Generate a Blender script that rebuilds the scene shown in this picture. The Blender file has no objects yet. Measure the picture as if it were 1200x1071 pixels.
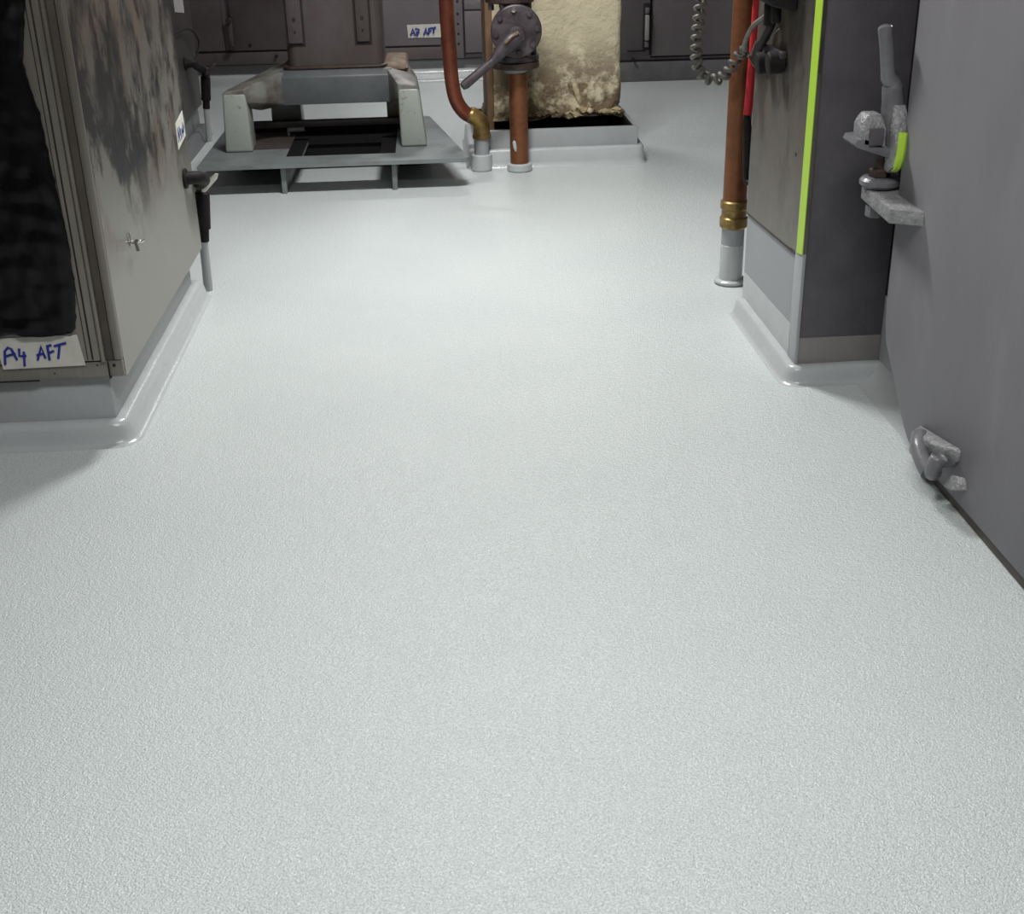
import bpy, bmesh, math, random
from mathutils import Vector, Matrix, noise
random.seed(7)
S = bpy.context.scene
COL = S.collection
PI = math.pi

# ------------------------------------------------------------------ camera
cd = bpy.data.cameras.new('camera'); cam = bpy.data.objects.new('camera', cd); COL.objects.link(cam)
cd.sensor_fit = 'HORIZONTAL'; cd.sensor_width = 36; cd.lens = 1454/1200*36
cd.clip_start = .05; cd.clip_end = 60
cx = Vector((0.99745248, -0.06831874, -0.02052068))
cy = Vector((0.04765162, 0.4240686, 0.90437555))
cz = Vector((-0.05308362, -0.90304948, 0.42624378))
m = Matrix((cx, cy, cz)).transposed().to_4x4(); m.translation = Vector((0, 0, 1.3))
cam.matrix_world = m
S.camera = cam

# ------------------------------------------------------------------ world, lamps, exposure
w = bpy.data.worlds.new('world'); S.world = w; w.use_nodes = True
w.node_tree.nodes['Background'].inputs[0].default_value = (.55, .5, .55, 1)
w.node_tree.nodes['Background'].inputs[1].default_value = .05
S.view_settings.view_transform = 'Standard'; S.view_settings.look = 'None'
S.view_settings.gamma = 1; S.view_settings.exposure = .0
S.view_settings.use_curve_mapping = False
CEIL = 2.45
LAMPS = [((.15, 4.45, 2.33), .5, .22, 73), ((.1, 1.35, 2.33), 1.3, .4, 41), ((.2, 7.8, 2.33), .6, .22, 36)]  # main lamp, then two unseen fill lamps for near floor and back
for i, (p, sx, sy, e) in enumerate(LAMPS):
    l = bpy.data.lights.new('lamp_light', 'AREA'); l.shape = 'RECTANGLE'; l.size = sx; l.size_y = sy
    l.energy = e; l.color = (1, 1, 1)
    o = bpy.data.objects.new('lamp_light', l); COL.objects.link(o); o.location = p

# ------------------------------------------------------------------ materials
def mat(name, col, rough=.5, metal=0, spec=.5):
    M = bpy.data.materials.new(name); M.use_nodes = True
    b = M.node_tree.nodes['Principled BSDF']
    b.inputs['Base Color'].default_value = (*col, 1); b.inputs['Roughness'].default_value = rough
    b.inputs['Metallic'].default_value = metal; b.inputs['Specular IOR Level'].default_value = spec
    return M
def N(M, t): return M.node_tree.nodes.new(t)
def L(M, a, b): M.node_tree.links.new(a, b)
def B(M): return M.node_tree.nodes['Principled BSDF']
def coords(M, scale=(1, 1, 1)):
    tc = N(M, 'ShaderNodeTexCoord'); mp = N(M, 'ShaderNodeMapping'); mp.inputs['Scale'].default_value = scale
    geo = N(M, 'ShaderNodeNewGeometry'); L(M, geo.outputs['Position'], mp.inputs[0]); return mp.outputs[0]
def ntex(M, vec, s, det=3, rough=.5):
    n = N(M, 'ShaderNodeTexNoise'); n.inputs['Scale'].default_value = s; n.inputs['Detail'].default_value = det
    n.inputs['Roughness'].default_value = rough; L(M, vec, n.inputs['Vector']); return n.outputs['Fac']
def ramp(M, f, stops):
    r = N(M, 'ShaderNodeValToRGB'); e = r.color_ramp.elements
    while len(e) < len(stops): e.new(.5)
    for k, (p, c) in enumerate(stops):
        e[k].position = p; e[k].color = (*c, 1) if len(c) == 3 else c
    L(M, f, r.inputs[0]); return r.outputs[0]
def mix(M, f, a, b, mode='MIX'):
    x = N(M, 'ShaderNodeMix'); x.data_type = 'RGBA'; x.blend_type = mode
    if isinstance(f, float): x.inputs[0].default_value = f
    else: L(M, f, x.inputs[0])
    for s, v in ((6, a), (7, b)):
        if isinstance(v, tuple): x.inputs[s].default_value = (*v, 1)
        else: L(M, v, x.inputs[s])
    return x.outputs[2]
def bump(M, h, dist, st=1.0):
    b = N(M, 'ShaderNodeBump'); b.inputs['Distance'].default_value = dist; b.inputs['Strength'].default_value = st
    L(M, h, b.inputs['Height']); L(M, b.outputs[0], B(M).inputs['Normal'])
def noisy(name, c1, c2, s=20, rough=.5, metal=0, bs=0, bd=.001, stretch=(1, 1, 1), lo=.35, hi=.65, spec=.5):
    M = mat(name, c1, rough, metal, spec); v = coords(M, stretch)
    L(M, ramp(M, ntex(M, v, s, 4, .6), [(lo, c1), (hi, c2)]), B(M).inputs['Base Color'])
    if bs: bump(M, ntex(M, coords(M), bs, 3), bd)
    return M

# glossy orange-peel deck coating
M_floor = mat('deck_coating', (.6, .62, .61), .3, 0, .5)
v = coords(M_floor)
v.node.inputs['Rotation'].default_value = (0, 0, .5); v.node.inputs['Location'].default_value = (0, 0, .0039)
L(M_floor, ramp(M_floor, ntex(M_floor, v, 2.2, 3), [(.3, (.578, .618, .608)), (.7, (.608, .645, .634))]), B(M_floor).inputs['Base Color'])
spk = ramp(M_floor, ntex(M_floor, v, 260, 1, .5), [(.32, (.86,)*3), (.5, (.97,)*3), (.66, (1.12,)*3)])
bc = B(M_floor).inputs['Base Color']; src = bc.links[0].from_socket
L(M_floor, mix(M_floor, 1.0, src, spk, 'MULTIPLY'), bc)
L(M_floor, ramp(M_floor, ntex(M_floor, v, 1.3, 2), [(.3, (.20,)*3), (.7, (.27,)*3)]), B(M_floor).inputs['Roughness'])
a_ = ntex(M_floor, v, 110, 2, .6); b_ = ntex(M_floor, v, 310, 1)
ad = N(M_floor, 'ShaderNodeMath'); ad.operation = 'ADD'; L(M_floor, a_, ad.inputs[0]); L(M_floor, b_, ad.inputs[1])
bump(M_floor, ad.outputs[0], .0030, .9)
def paint(name, c, rough=.28, bs=60, bd=.002):
    M = mat(name, c, rough); v = coords(M)
    c2 = tuple(x*.93 for x in c)
    L(M, ramp(M, ntex(M, v, 9, 3), [(.35, c), (.7, c2)]), B(M).inputs['Base Color'])
    bump(M, ntex(M, v, bs, 3), bd, .7); return M
M_cove = paint('cove_coating', (.455, .475, .475), .25)  # same coating as the deck, darkened for how its slopes catch light
M_band = paint('grey_primer_band', (.345, .355, .36), .35)
M_browngrey = paint('brownish_grey_band', (.22, .21, .205), .45)
M_base = paint('grey_base_paint', (.36, .37, .375), .35)
M_upper = mat('grey_primer', (.30, .31, .32), .5)
M_door = mat('door_paint', (.16, .16, .17), .5, 0, .35)
v = coords(M_door, (1, 1, .35))
L(M_door, ramp(M_door, ntex(M_door, v, 5, 5, .65), [(.3, (.178, .170, .184)), (.6, (.202, .194, .208)), (.75, (.23, .223, .234))]), B(M_door).inputs['Base Color'])
bump(M_door, ntex(M_door, coords(M_door), 30, 3), .001, .5)
M_dark = noisy('dark_grey_paint', (.076, .069, .078), (.096, .088, .096), 14, .5, bs=90, bd=.0006)
M_black = noisy('black_rubber', (.007, .006, .006), (.015, .012, .012), 40, .65, spec=.2)
M_pit = mat('flat_black', (.010, .009, .009), .85, 0, .1)  # flat black for the curb pit and the stand's dark parts
M_plastic = mat('black_plastic', (.0025, .0022, .0022), .24, 0, .26)
v = coords(M_plastic, (1, 1, .8)); rn = N(M_plastic, 'ShaderNodeTexNoise'); rn.noise_type = 'RIDGED_MULTIFRACTAL'
rn.inputs['Scale'].default_value = 13; rn.inputs['Detail'].default_value = 5; rn.inputs['Distortion'].default_value = .6; L(M_plastic, v, rn.inputs['Vector'])
bump(M_plastic, rn.outputs['Fac'], .006, .8)
M_wall = noisy('bulkhead_paint', (.33, .32, .32), (.29, .28, .285), 4, .6)
M_ceil = mat('deckhead_paint', (.55, .55, .54), .7)
# stained stainless sheet: soot runs hang from the upper part
def stainless(name, c, dirt, runs=1.0, zlo=.42, zhi=.75, top_shade=.85):
    M = mat(name, c, .42, .55)
    g = ntex(M, coords(M, (8, 8, .6)), 18, 4, .6)
    base = ramp(M, g, [(.3, tuple(x*.88 for x in c)), (.7, tuple(x*1.08 for x in c))])
    run = ramp(M, ntex(M, coords(M, (1.5, 1.5, 1.0)), 2.8, 6, .70), [(.475, (0, 0, 0)), (.555, (1, 1, 1))])
    blot = ramp(M, ntex(M, coords(M, (1.2, 1.2, 1)), 3.4, 4, .6), [(.36, (.25,)*3), (.5, (1, 1, 1))])
    geo = N(M, 'ShaderNodeNewGeometry'); sp = N(M, 'ShaderNodeSeparateXYZ'); L(M, geo.outputs['Position'], sp.inputs[0])
    mr = N(M, 'ShaderNodeMapRange'); mr.inputs[1].default_value = zlo; mr.inputs[2].default_value = zhi; L(M, sp.outputs[2], mr.inputs[0])
    f = mix(M, 1.0, mix(M, 1.0, run, blot, 'MULTIPLY'), mr.outputs[0], 'MULTIPLY')
    f2 = mix(M, 1.0, f, (runs, runs, runs), 'MULTIPLY')
    tan = ramp(M, ntex(M, coords(M, (1.5, 1.5, .8)), 4, 4), [(.5, (0, 0, 0)), (.62, (1, 1, 1))])
    f3 = mix(M, 1.0, tan, mr.outputs[0], 'MULTIPLY')
    mr2 = N(M, 'ShaderNodeMapRange'); mr2.inputs[1].default_value = zlo+.05; mr2.inputs[2].default_value = zhi+.35; mr2.inputs[4].default_value = top_shade; L(M, sp.outputs[2], mr2.inputs[0])
    base = mix(M, mr2.outputs[0], base, (.085, .070, .060))  # shade of the upper sheet, away from the lamp, mixed into the colour
    c1 = mix(M, f3, base, (.17, .13, .095))
    L(M, mix(M, f2, c1, dirt), B(M).inputs['Base Color'])
    L(M, ramp(M, g, [(.3, (.36,)*3), (.7, (.5,)*3)]), B(M).inputs['Roughness'])
    return M
M_ss = stainless('stained_stainless_side', (.31, .30, .265), (.022, .021, .023), .97, .40, .62)
M_ssf = stainless('stainless_front', (.22, .205, .175), (.09, .08, .07), .5, .3, 1.6)
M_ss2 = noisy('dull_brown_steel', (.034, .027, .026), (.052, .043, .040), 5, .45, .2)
M_colss = stainless('dirty_steel_cladding', (.19, .175, .155), (.055, .048, .045), .8, .30, .75, .7)
M_back = noisy('purple_grey_panel', (.122, .103, .110), (.150, .130, .137), 3, .5, stretch=(1, 1, .6))
M_backd = noisy('dull_brown_panel', (.072, .056, .055), (.105, .085, .084), 3, .5)
M_backband = noisy('scuffed_grey_plinth', (.13, .125, .13), (.17, .165, .168), 9, .45)
M_shoulder = noisy('soiled_casting_top', (.175, .18, .165), (.085, .068, .058), 7, .5, lo=.4, hi=.62, bs=50, bd=.002)
M_lever = mat('bright_lever_steel', (.75, .72, .67), .35, .4)
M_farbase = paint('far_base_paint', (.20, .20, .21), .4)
M_dimbase = paint('shaded_base_paint', (.15, .155, .16), .4)  # base paint darkened to put the second cabinet's shade into the colour
M_groove = noisy('dark_brown_groove', (.075, .062, .05), (.05, .04, .034), 12, .5)
M_beam = noisy('shaded_blue_grey_casting', (.070, .076, .082), (.095, .100, .105), 8, .5)  # crossbeam colour darkened for the shade under the housing
M_line = mat('seam_shadow_gap', (.012, .009, .009), .8)
M_cast = mat('casting_paint', (.40, .42, .39), .4)
v = coords(M_cast)
geo = N(M_cast, 'ShaderNodeNewGeometry')
spz = N(M_cast, 'ShaderNodeSeparateXYZ'); L(M_cast, geo.outputs['Position'], spz.inputs[0])
mz = N(M_cast, 'ShaderNodeMapRange'); mz.inputs[1].default_value = .40; mz.inputs[2].default_value = .455; L(M_cast, spz.outputs[2], mz.inputs[0])
sp_ = ramp(M_cast, ntex(M_cast, v, 26, 5, .7), [(.60, (0, 0, 0)), (.68, (1, 1, 1))])
rustm = mix(M_cast, 1.0, ramp(M_cast, ntex(M_cast, v, 7, 4, .7), [(.30, (0, 0, 0)), (.48, (1, 1, 1))]), mz.outputs[0], 'MULTIPLY')
c0 = mix(M_cast, sp_, (.27, .29, .262), (.17, .155, .12))
L(M_cast, mix(M_cast, rustm, c0, (.085, .060, .050)), B(M_cast).inputs['Base Color'])
bump(M_cast, ntex(M_cast, v, 50, 3), .002, .6)
M_plate = noisy('grey_plate_paint', (.175, .195, .195), (.12, .125, .12), 6, .42, bs=60, bd=.001, lo=.45, hi=.75)
M_hous = noisy('soiled_housing', (.075, .064, .063), (.048, .035, .032), 4, .5, stretch=(1, 1, .6), bs=40, bd=.001)
M_rust = noisy('rust', (.20, .10, .05), (.10, .045, .025), 30, .75, bs=80, bd=.002)
M_flake = noisy('flaking_paint', (.18, .125, .08), (.09, .05, .03), 30, .7, bs=60, bd=.003)
M_cu = mat('aged_copper', (.35, .12, .05), .42, .55)
v = coords(M_cu)
L(M_cu, ramp(M_cu, ntex(M_cu, v, 9, 5, .65), [(.3, (.12, .042, .020)), (.5, (.22, .085, .036)), (.72, (.15, .066, .030))]), B(M_cu).inputs['Base Color'])
M_cu2 = noisy('bright_copper', (.20, .060, .032), (.12, .034, .022), 12, .30, .5)
M_brass = noisy('brass_fitting', (.33, .22, .07), (.16, .10, .04), 25, .35, .6)
M_iron = noisy('dark_cast_iron', (.036, .027, .030), (.085, .070, .078), 16, .42, .3, bs=50, bd=.002)
M_ironb = noisy('brown_flange', (.065, .042, .032), (.038, .024, .021), 20, .5, .3, bs=50, bd=.002)
M_insul = mat('yellowed_insulation', (.60, .52, .33), .7)
v = coords(M_insul)
geo = N(M_insul, 'ShaderNodeNewGeometry')
spz = N(M_insul, 'ShaderNodeSeparateXYZ'); L(M_insul, geo.outputs['Position'], spz.inputs[0])
mz = N(M_insul, 'ShaderNodeMapRange'); mz.inputs[1].default_value = .62; mz.inputs[2].default_value = .34; L(M_insul, spz.outputs[2], mz.inputs[0])
st = mix(M_insul, 1.0, ramp(M_insul, ntex(M_insul, v, 9, 7, .7), [(.40, (0, 0, 0)), (.52, (1, 1, 1))]), mz.outputs[0], 'MULTIPLY')
c0 = ramp(M_insul, ntex(M_insul, v, 5, 4), [(.3, (.56, .49, .33)), (.7, (.68, .60, .42))])
L(M_insul, mix(M_insul, st, c0, (.19, .135, .075)), B(M_insul).inputs['Base Color'])
bump(M_insul, ntex(M_insul, v, 22, 6, .7), .020, .9)
M_insul2 = noisy('torn_yellow_foam', (.56, .49, .30), (.30, .22, .12), 30, .8, bs=50, bd=.004)
M_brownedge = noisy('brown_stained_edge', (.24, .14, .07), (.14, .085, .045), 12, .6, bs=40, bd=.002, stretch=(1, 1, .3))
M_green = mat('lime_tape', (.42, .66, .05), .45)
M_red = noisy('red_sleeve', (.50, .018, .025), (.36, .014, .02), 30, .4)
M_white = noisy('white_pipe', (.62, .63, .61), (.5, .51, .5), 30, .4)
M_tape = noisy('paper_tape', (.58, .57, .51), (.50, .49, .43), 30, .7)
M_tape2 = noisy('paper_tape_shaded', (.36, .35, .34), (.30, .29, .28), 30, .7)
M_ink = mat('blue_ink', (.012, .02, .24), .5)
M_chrome = noisy('polished_steel', (.62, .60, .56), (.40, .38, .35), 40, .22, .9)
M_cable = noisy('grey_beige_cable', (.155, .15, .125), (.075, .07, .062), 60, .5)
M_ghand = noisy('clamp_grey_paint', (.13, .128, .138), (.17, .168, .178), 25, .33, bs=60, bd=.002)
M_glump = noisy('lumpy_grey_paint', (.20, .20, .205), (.30, .30, .30), 40, .35, bs=110, bd=.006)
M_diff = mat('lamp_diffuser', (.9, .9, .9), .4)
B(M_diff).inputs['Emission Color'].default_value = (1, 1, .98, 1); B(M_diff).inputs['Emission Strength'].default_value = 1.5

# ------------------------------------------------------------------ mesh helpers (all in room coordinates)
ORG = {}
def nb(): return bmesh.new()
def box(b, x0, x1, y0, y1, z0, z1, bev=0, seg=2):
    r = bmesh.ops.create_cube(b, size=1)
    for v in r['verts']:
        v.co = Vector((x0 + (v.co.x+.5)*(x1-x0), y0 + (v.co.y+.5)*(y1-y0), z0 + (v.co.z+.5)*(z1-z0)))
    if bev:
        es = list({e for v in r['verts'] for e in v.link_edges})
        bmesh.ops.bevel(b, geom=es, offset=bev, segments=seg, affect='EDGES', profile=.5)
    return b
def hull(b, pts, bev=0, seg=2):
    vs = [b.verts.new(p) for p in pts]
    r = bmesh.ops.convex_hull(b, input=vs)
    dead = [v for v in vs if not v.link_faces]
    if dead: bmesh.ops.delete(b, geom=dead, context='VERTS')
    if bev:
        vs = [v for v in vs if v.is_valid]
        bmesh.ops.dissolve_limit(b, angle_limit=.03, verts=vs, edges=list({e for v in vs for e in v.link_edges}))
        es = list({e for v in vs if v.is_valid for e in v.link_edges})
        bmesh.ops.bevel(b, geom=es, offset=bev, segments=seg, affect='EDGES', profile=.5)
    return b
def tube(b, pts, r, n=14, cap=True):
    pts = [Vector(p) for p in pts]; rs = r if isinstance(r, (list, tuple)) else [r]*len(pts)
    rings = []; up = None
    for i, p in enumerate(pts):
        t = (pts[min(i+1, len(pts)-1)] - pts[max(i-1, 0)]).normalized()
        if up is None:
            up = t.orthogonal().normalized()
        up = (up - t*up.dot(t))
        up = up.normalized() if up.length > 1e-6 else t.orthogonal().normalized()
        s = t.cross(up)
        rings.append([b.verts.new(p + (up*math.cos(2*PI*k/n) + s*math.sin(2*PI*k/n))*rs[i]) for k in range(n)])
    for a, c in zip(rings, rings[1:]):
        for k in range(n): b.faces.new((a[k], a[(k+1) % n], c[(k+1) % n], c[k]))
    if cap:
        b.faces.new(rings[0][::-1]); b.faces.new(rings[-1])
    return b
def cyl(b, p, q, r, n=20, bev=0):
    p, q = Vector(p), Vector(q)
    if bev:
        d = (q-p).normalized()
        return tube(b, [p, p+d*bev*.01, p+d*bev, q-d*bev, q-d*bev*.01, q], [r-bev, r-bev*.95, r, r, r-bev*.95, r-bev], n)
    return tube(b, [p, q], r, n)
def spline(pts, k=8):
    pts = [Vector(p) for p in pts]; out = []
    for i in range(len(pts)-1):
        p0, p1, p2, p3 = pts[max(i-1, 0)], pts[i], pts[i+1], pts[min(i+2, len(pts)-1)]
        for j in range(k):
            t = j/k
            out.append(.5*((2*p1) + (-p0+p2)*t + (2*p0-5*p1+4*p2-p3)*t*t + (-p0+3*p1-3*p2+p3)*t**3))
    out.append(pts[-1]); return out
def prism(b, poly, axis, lo, hi, bev=0):
    """poly: 2-D outline in the two other axes, extruded along axis."""
    def P(u, v, w):
        return {0: (w, u, v), 1: (u, w, v), 2: (u, v, w)}[axis]
    A = [b.verts.new(P(u, v, lo)) for u, v in poly]; C_ = [b.verts.new(P(u, v, hi)) for u, v in poly]
    n = len(poly); fs = [b.faces.new(A), b.faces.new(C_[::-1])]
    for k in range(n): fs.append(b.faces.new((A[k], C_[k], C_[(k+1) % n], A[(k+1) % n])))
    bmesh.ops.recalc_face_normals(b, faces=fs)
    if bev:
        es = [e for e in fs[0].edges] + [e for e in fs[1].edges]
        bmesh.ops.bevel(b, geom=es, offset=bev, segments=2, affect='EDGES', profile=.5)
    return b
def sweep_profile(b, path, prof, z0=0, close_ends=True):
    """profile (out, z) swept along a floor path with mitred corners; 'out' is to the right of travel."""
    pts = [Vector((p[0], p[1])) for p in path]; rings = []
    for i, p in enumerate(pts):
        d0 = (p-pts[i-1]).normalized() if i else None
        d1 = (pts[i+1]-p).normalized() if i < len(pts)-1 else None
        if d0 is None: d0 = d1
        if d1 is None: d1 = d0
        n0 = Vector((d0.y, -d0.x)); n1 = Vector((d1.y, -d1.x)); mm = (n0+n1).normalized()
        s = 1/max(.3, mm.dot(n0))
        rings.append([b.verts.new((p.x+mm.x*o*s, p.y+mm.y*o*s, z0+z)) for o, z in prof])
    for a, c in zip(rings, rings[1:]):
        for k in range(len(prof)-1): b.faces.new((a[k], a[k+1], c[k+1], c[k]))
    if close_ends:
        b.faces.new(rings[0][::-1]); b.faces.new(rings[-1])
    bmesh.ops.recalc_face_normals(b, faces=b.faces)
    return b
def wobble(b, amp, s=8, seed=0):
    for v in b.verts:
        n = noise.noise_vector(v.co*s + Vector((seed, seed*2, 0))); v.co += n*amp
    return b
def obj(name, b, m, parent=None, label=None, org=None, smooth=35, mats=None):
    me = bpy.data.meshes.new(name)
    o_ = ORG[parent.name] if parent is not None else Vector(org or (0, 0, 0))
    bmesh.ops.translate(b, verts=b.verts, vec=-o_)
    bmesh.ops.recalc_face_normals(b, faces=b.faces)
    b.to_mesh(me); b.free()
    me.materials.append(m)
    if smooth:
        me.shade_smooth(); me.set_sharp_from_angle(angle=math.radians(smooth))
    o = bpy.data.objects.new(name, me); COL.objects.link(o)
    if parent is not None: o.parent = parent
    else: o.location = o_
    ORG[o.name] = o_
    if label: o['label'] = label
    return o
def tag(o, label, cat, group=None):
    o['label'] = label; o['category'] = cat
    if group: o['group'] = group
    return o
def thing(name, label, cat, loc, group=None):
    o = bpy.data.objects.new(name, None); COL.objects.link(o); o.location = loc; o.empty_display_size = .1
    ORG[o.name] = Vector(loc); return tag(o, label, cat, group)
def struct(name, b, m, parent=None, **k):
    o = obj(name, b, m, parent, **k)
    if parent is None: o['kind'] = 'structure'
    return o
def ink(letters, T, w, parent, m=M_ink):
    for strokes in letters:
        b = nb()
        for s in strokes:
            tube(b, [T(*p) for p in s], w, 6)
        obj('letter', b, m, parent)

# ------------------------------------------------------------------ room shell
b = nb(); box(b, -3.2, 3.2, -2, 9.7, -.08, 0); struct('floor', b, M_floor, smooth=0)
b = nb(); box(b, -3.2, 3.2, -2, 9.7, CEIL, CEIL+.1); struct('ceiling', b, M_ceil, smooth=0)
b = nb(); box(b, -3.2, 3.2, 9.6, 9.7, 0, CEIL); struct('wall_back', b, M_wall, smooth=0)
b = nb(); box(b, -3.2, 3.2, -2, -1.9, 0, CEIL); struct('wall_front', b, M_wall, smooth=0)
b = nb(); box(b, -3.2, -3.1, -1.9, 9.6, 0, CEIL); struct('wall_left', b, M_wall, smooth=0)
b = nb(); prism(b, [(1.22, -1.9), (3.1, -1.9), (3.1, 9.6), (3.0, 9.6), (3.0, 3.80), (1.22, 3.80)], 2, 0, CEIL)
wr = struct('wall_right', b, M_dark, smooth=0)
b = nb(); box(b, 1.2165, 1.222, 2.6, 3.20, 0, .235); obj('painted_band', b, M_band, wr, label='light grey painted lower band behind the door corner')

# ceiling lamps out of view: main lamp first, then two added for fill
for i, (p, sx, sy, e) in enumerate(LAMPS):
    t = thing('ceiling_light', ['white box lamp on the ceiling above the copper pipes', 'added fill lamp on the ceiling over the near floor',
              'added fill lamp on the ceiling near the back cabinets'][i], 'lamp', (p[0], p[1], CEIL))
    b = nb(); box(b, p[0]-sx/2-.04, p[0]+sx/2+.04, p[1]-sy/2-.04, p[1]+sy/2+.04, CEIL-.07, CEIL-.002, .008); obj('lamp_housing', b, M_wall, t)
    b = nb(); box(b, p[0]-sx/2, p[0]+sx/2, p[1]-sy/2, p[1]+sy/2, CEIL-.10, CEIL-.068, .006); obj('diffuser', b, M_diff, t)

COVE = [(-.01, 0), (-.01, .060), (.010, .0600), (.019, .0585), (.027, .053), (.032, .043), (.036, .026), (.040, .011), (.046, .003), (.058, .0004), (.058, 0)]
def cove(path, parent, name='cove_moulding', prof=COVE, amp=.003, seed=1, z0=0):
    # subdivide the path so that the hand-trowelled fillet can waver
    P = [Vector((x, y)) for x, y in path]; Q = [P[0]]
    for i in range(1, len(P)-1):          # soften the corners with a small arc
        d0 = (P[i]-P[i-1]).normalized(); d1 = (P[i+1]-P[i]).normalized(); r = .012
        a, c = P[i]-d0*r, P[i]+d1*r
        for k in range(5):
            u = k/4; Q.append(a*(1-u)**2 + P[i]*2*u*(1-u) + c*u*u)
    P = Q+[P[-1]]; out = []
    for a, c in zip(P, P[1:]):
        n = max(1, int((c-a).length/.05))
        out += [a+(c-a)*k/n for k in range(n)]
    out.append(P[-1])
    b = nb(); sweep_profile(b, [(p.x, p.y) for p in out], prof, z0)
    for v in b.verts:
        if v.co.z > .003:
            n = noise.noise_vector(v.co*9+Vector((seed, 0, 0))); v.co.x += n.x*amp; v.co.y += n.y*amp; v.co.z += n.z*amp*.6
    return obj(name, b, M_cove, parent, smooth=50)

# ------------------------------------------------------------------ left cabinet (A4 AFT)
def base_and_cove(parent, x0, x1, y0, y1, z1, path, seed, m=M_base, mc=None):
    b = nb(); box(b, x0, x1, y0, y1, 0, z1, .006); obj('plinth', b, m, parent, label='grey painted plinth')
    c = cove(path, parent, seed=seed)
    if mc: c.data.materials[0] = mc
t = thing('steel_cabinet', 'stained steel cabinet at left with handwritten tape label under a black plastic sheet', 'cabinet', (-1.2, 3.55, 0))
X, Y0, Y1 = -.79, 2.95, 4.16
base_and_cove(t, -1.62, -.835, 2.975, 4.14, .185, [(-1.62, 2.975), (-.835, 2.975), (-.835, 4.17)][::1], 1)
b = nb(); box(b, -1.62, X-.004, Y0+.012, Y1, .18, 1.95, .004); obj('cabinet_body', b, M_ssf, t)
b = nb(); prism(b, [(Y0+.016, .176), (Y1+.002, .172), (Y1+.002, 1.95), (Y0+.016, 1.95)], 0, X-.004, X); obj('side_panel', b, M_ss, t, label='steel side sheet with dark soot runs')
b = nb(); box(b, -1.60, -.842, Y0-.004, Y0+.012, .226, 1.93, .003); obj('door_panel', b, M_ssf, t)
b = nb(); box(b, -.862, -.858, Y0-.0052, Y0-.003, .23, 1.93); box(b, -.873, -.871, Y0-.005, Y0-.003, .23, 1.93); obj('pressed_groove', b, M_line, t)
b = nb(); tube(b, [(-.836, Y0-.003, .224), (-.836, Y0-.003, 1.93)], .006, 10); obj('edge_bead', b, M_ssf, t)
b = nb(); box(b, -.829, -.812, Y0+.004, Y0+.013, .224, 1.94); obj('corner_groove', b, M_groove, t)
b = nb(); box(b, -.811, -.7905, Y0, Y0+.02, .2238, 1.95, .005); obj('corner_post', b, M_ssf, t)
b = nb(); box(b, -1.62, -.826, Y0, Y0+.014, .182, .223, .003); obj('bottom_rail', b, M_ssf, t)
b = nb(); box(b, -.825, -.791, Y0-.001, Y0+.014, .182, .2235, .002); obj('corner_block', b, M_ssf, t)
b = nb(); tube(b, [(-.8265, Y0-.001, .176), (-.8265, Y0-.001, .222)], .002, 6); obj('retaining_pin', b, M_line, t)
for x, z, r in ((-.812, .212, .0045), (-.853, .214, .0022), (-1.04, .213, .0022), (-.824, .182, .003), (-.96, .197, .0018)):
    b = nb(); cyl(b, (x, Y0-.0015, z), (x, Y0+.01, z), r, 10); obj('rivet', b, M_line, t)
b = nb(); box(b, -1.6, -1.0, Y0-.0005, Y0+.002, .1775, .181); obj('lower_gap', b, M_line, t)
# wing-headed catch on the side sheet
b = nb(); cyl(b, (X-.002, 3.2, .455), (X+.006, 3.2, .455), .009, 14, .002); wn = obj('catch', b, M_chrome, t, label='small bright wing catch')
b = nb(); cyl(b, (X+.004, 3.2, .455), (X+.022, 3.2, .455), .005, 12, .001); obj('stud', b, M_chrome, wn)
b = nb(); tube(b, spline([(X+.018, 3.2, .455), (X+.024, 3.185, .462), (X+.026, 3.165, .466)], 5), [.003]*5+[.005]*6, 10)
tube(b, spline([(X+.018, 3.2, .455), (X+.024, 3.215, .452), (X+.026, 3.235, .450)], 5), [.003]*5+[.005]*6, 10)
tube(b, [(X+.016, 3.2, .455), (X+.020, 3.197, .432)], .0045, 10); tube(b, [(X+.004, 3.2, .46), (X+.004, 3.2, .482)], .0022, 8); obj('wing', b, M_chrome, wn)
# tape label A4 AFT
def strip(pts, y, th, parent, m, name='tape_label', lab='white paper tape with blue handwriting'):
    b = nb(); prism(b, pts, 1, y-th, y); return obj(name, b, m, parent, label=lab, smooth=0)
top = [(-1.0835+.001*math.sin(k), .2975) for k in range(1)]
tl = strip([(-1.086, .296), (-.91, .297), (-.905, .294), (-.898, .297), (-.8875, .298), (-.880, .220), (-.879, .217), (-1.080, .215)], Y0-.0045, .0015, t, M_tape)
A4 = [[[(95, 315), (90, 190), (120, 155), (150, 170), (205, 275)], [(90, 240), (190, 215)]], [[(222, 170), (225, 240), (290, 240)], [(266, 200), (275, 335)]],
      [[(395, 285), (425, 155), (465, 270)], [(385, 240), (455, 225)]], [[(480, 150), (505, 290)], [(480, 158), (520, 150)], [(495, 225), (545, 205)]],
      [[(545, 162), (655, 135)], [(595, 150), (585, 280)]]]
ink(A4, lambda u, v: (-1.083 + (u-5-(v-65)*.2)/775*.203, Y0-.0062, .297-(v-65)/290*.08), .0034, tl)
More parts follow.
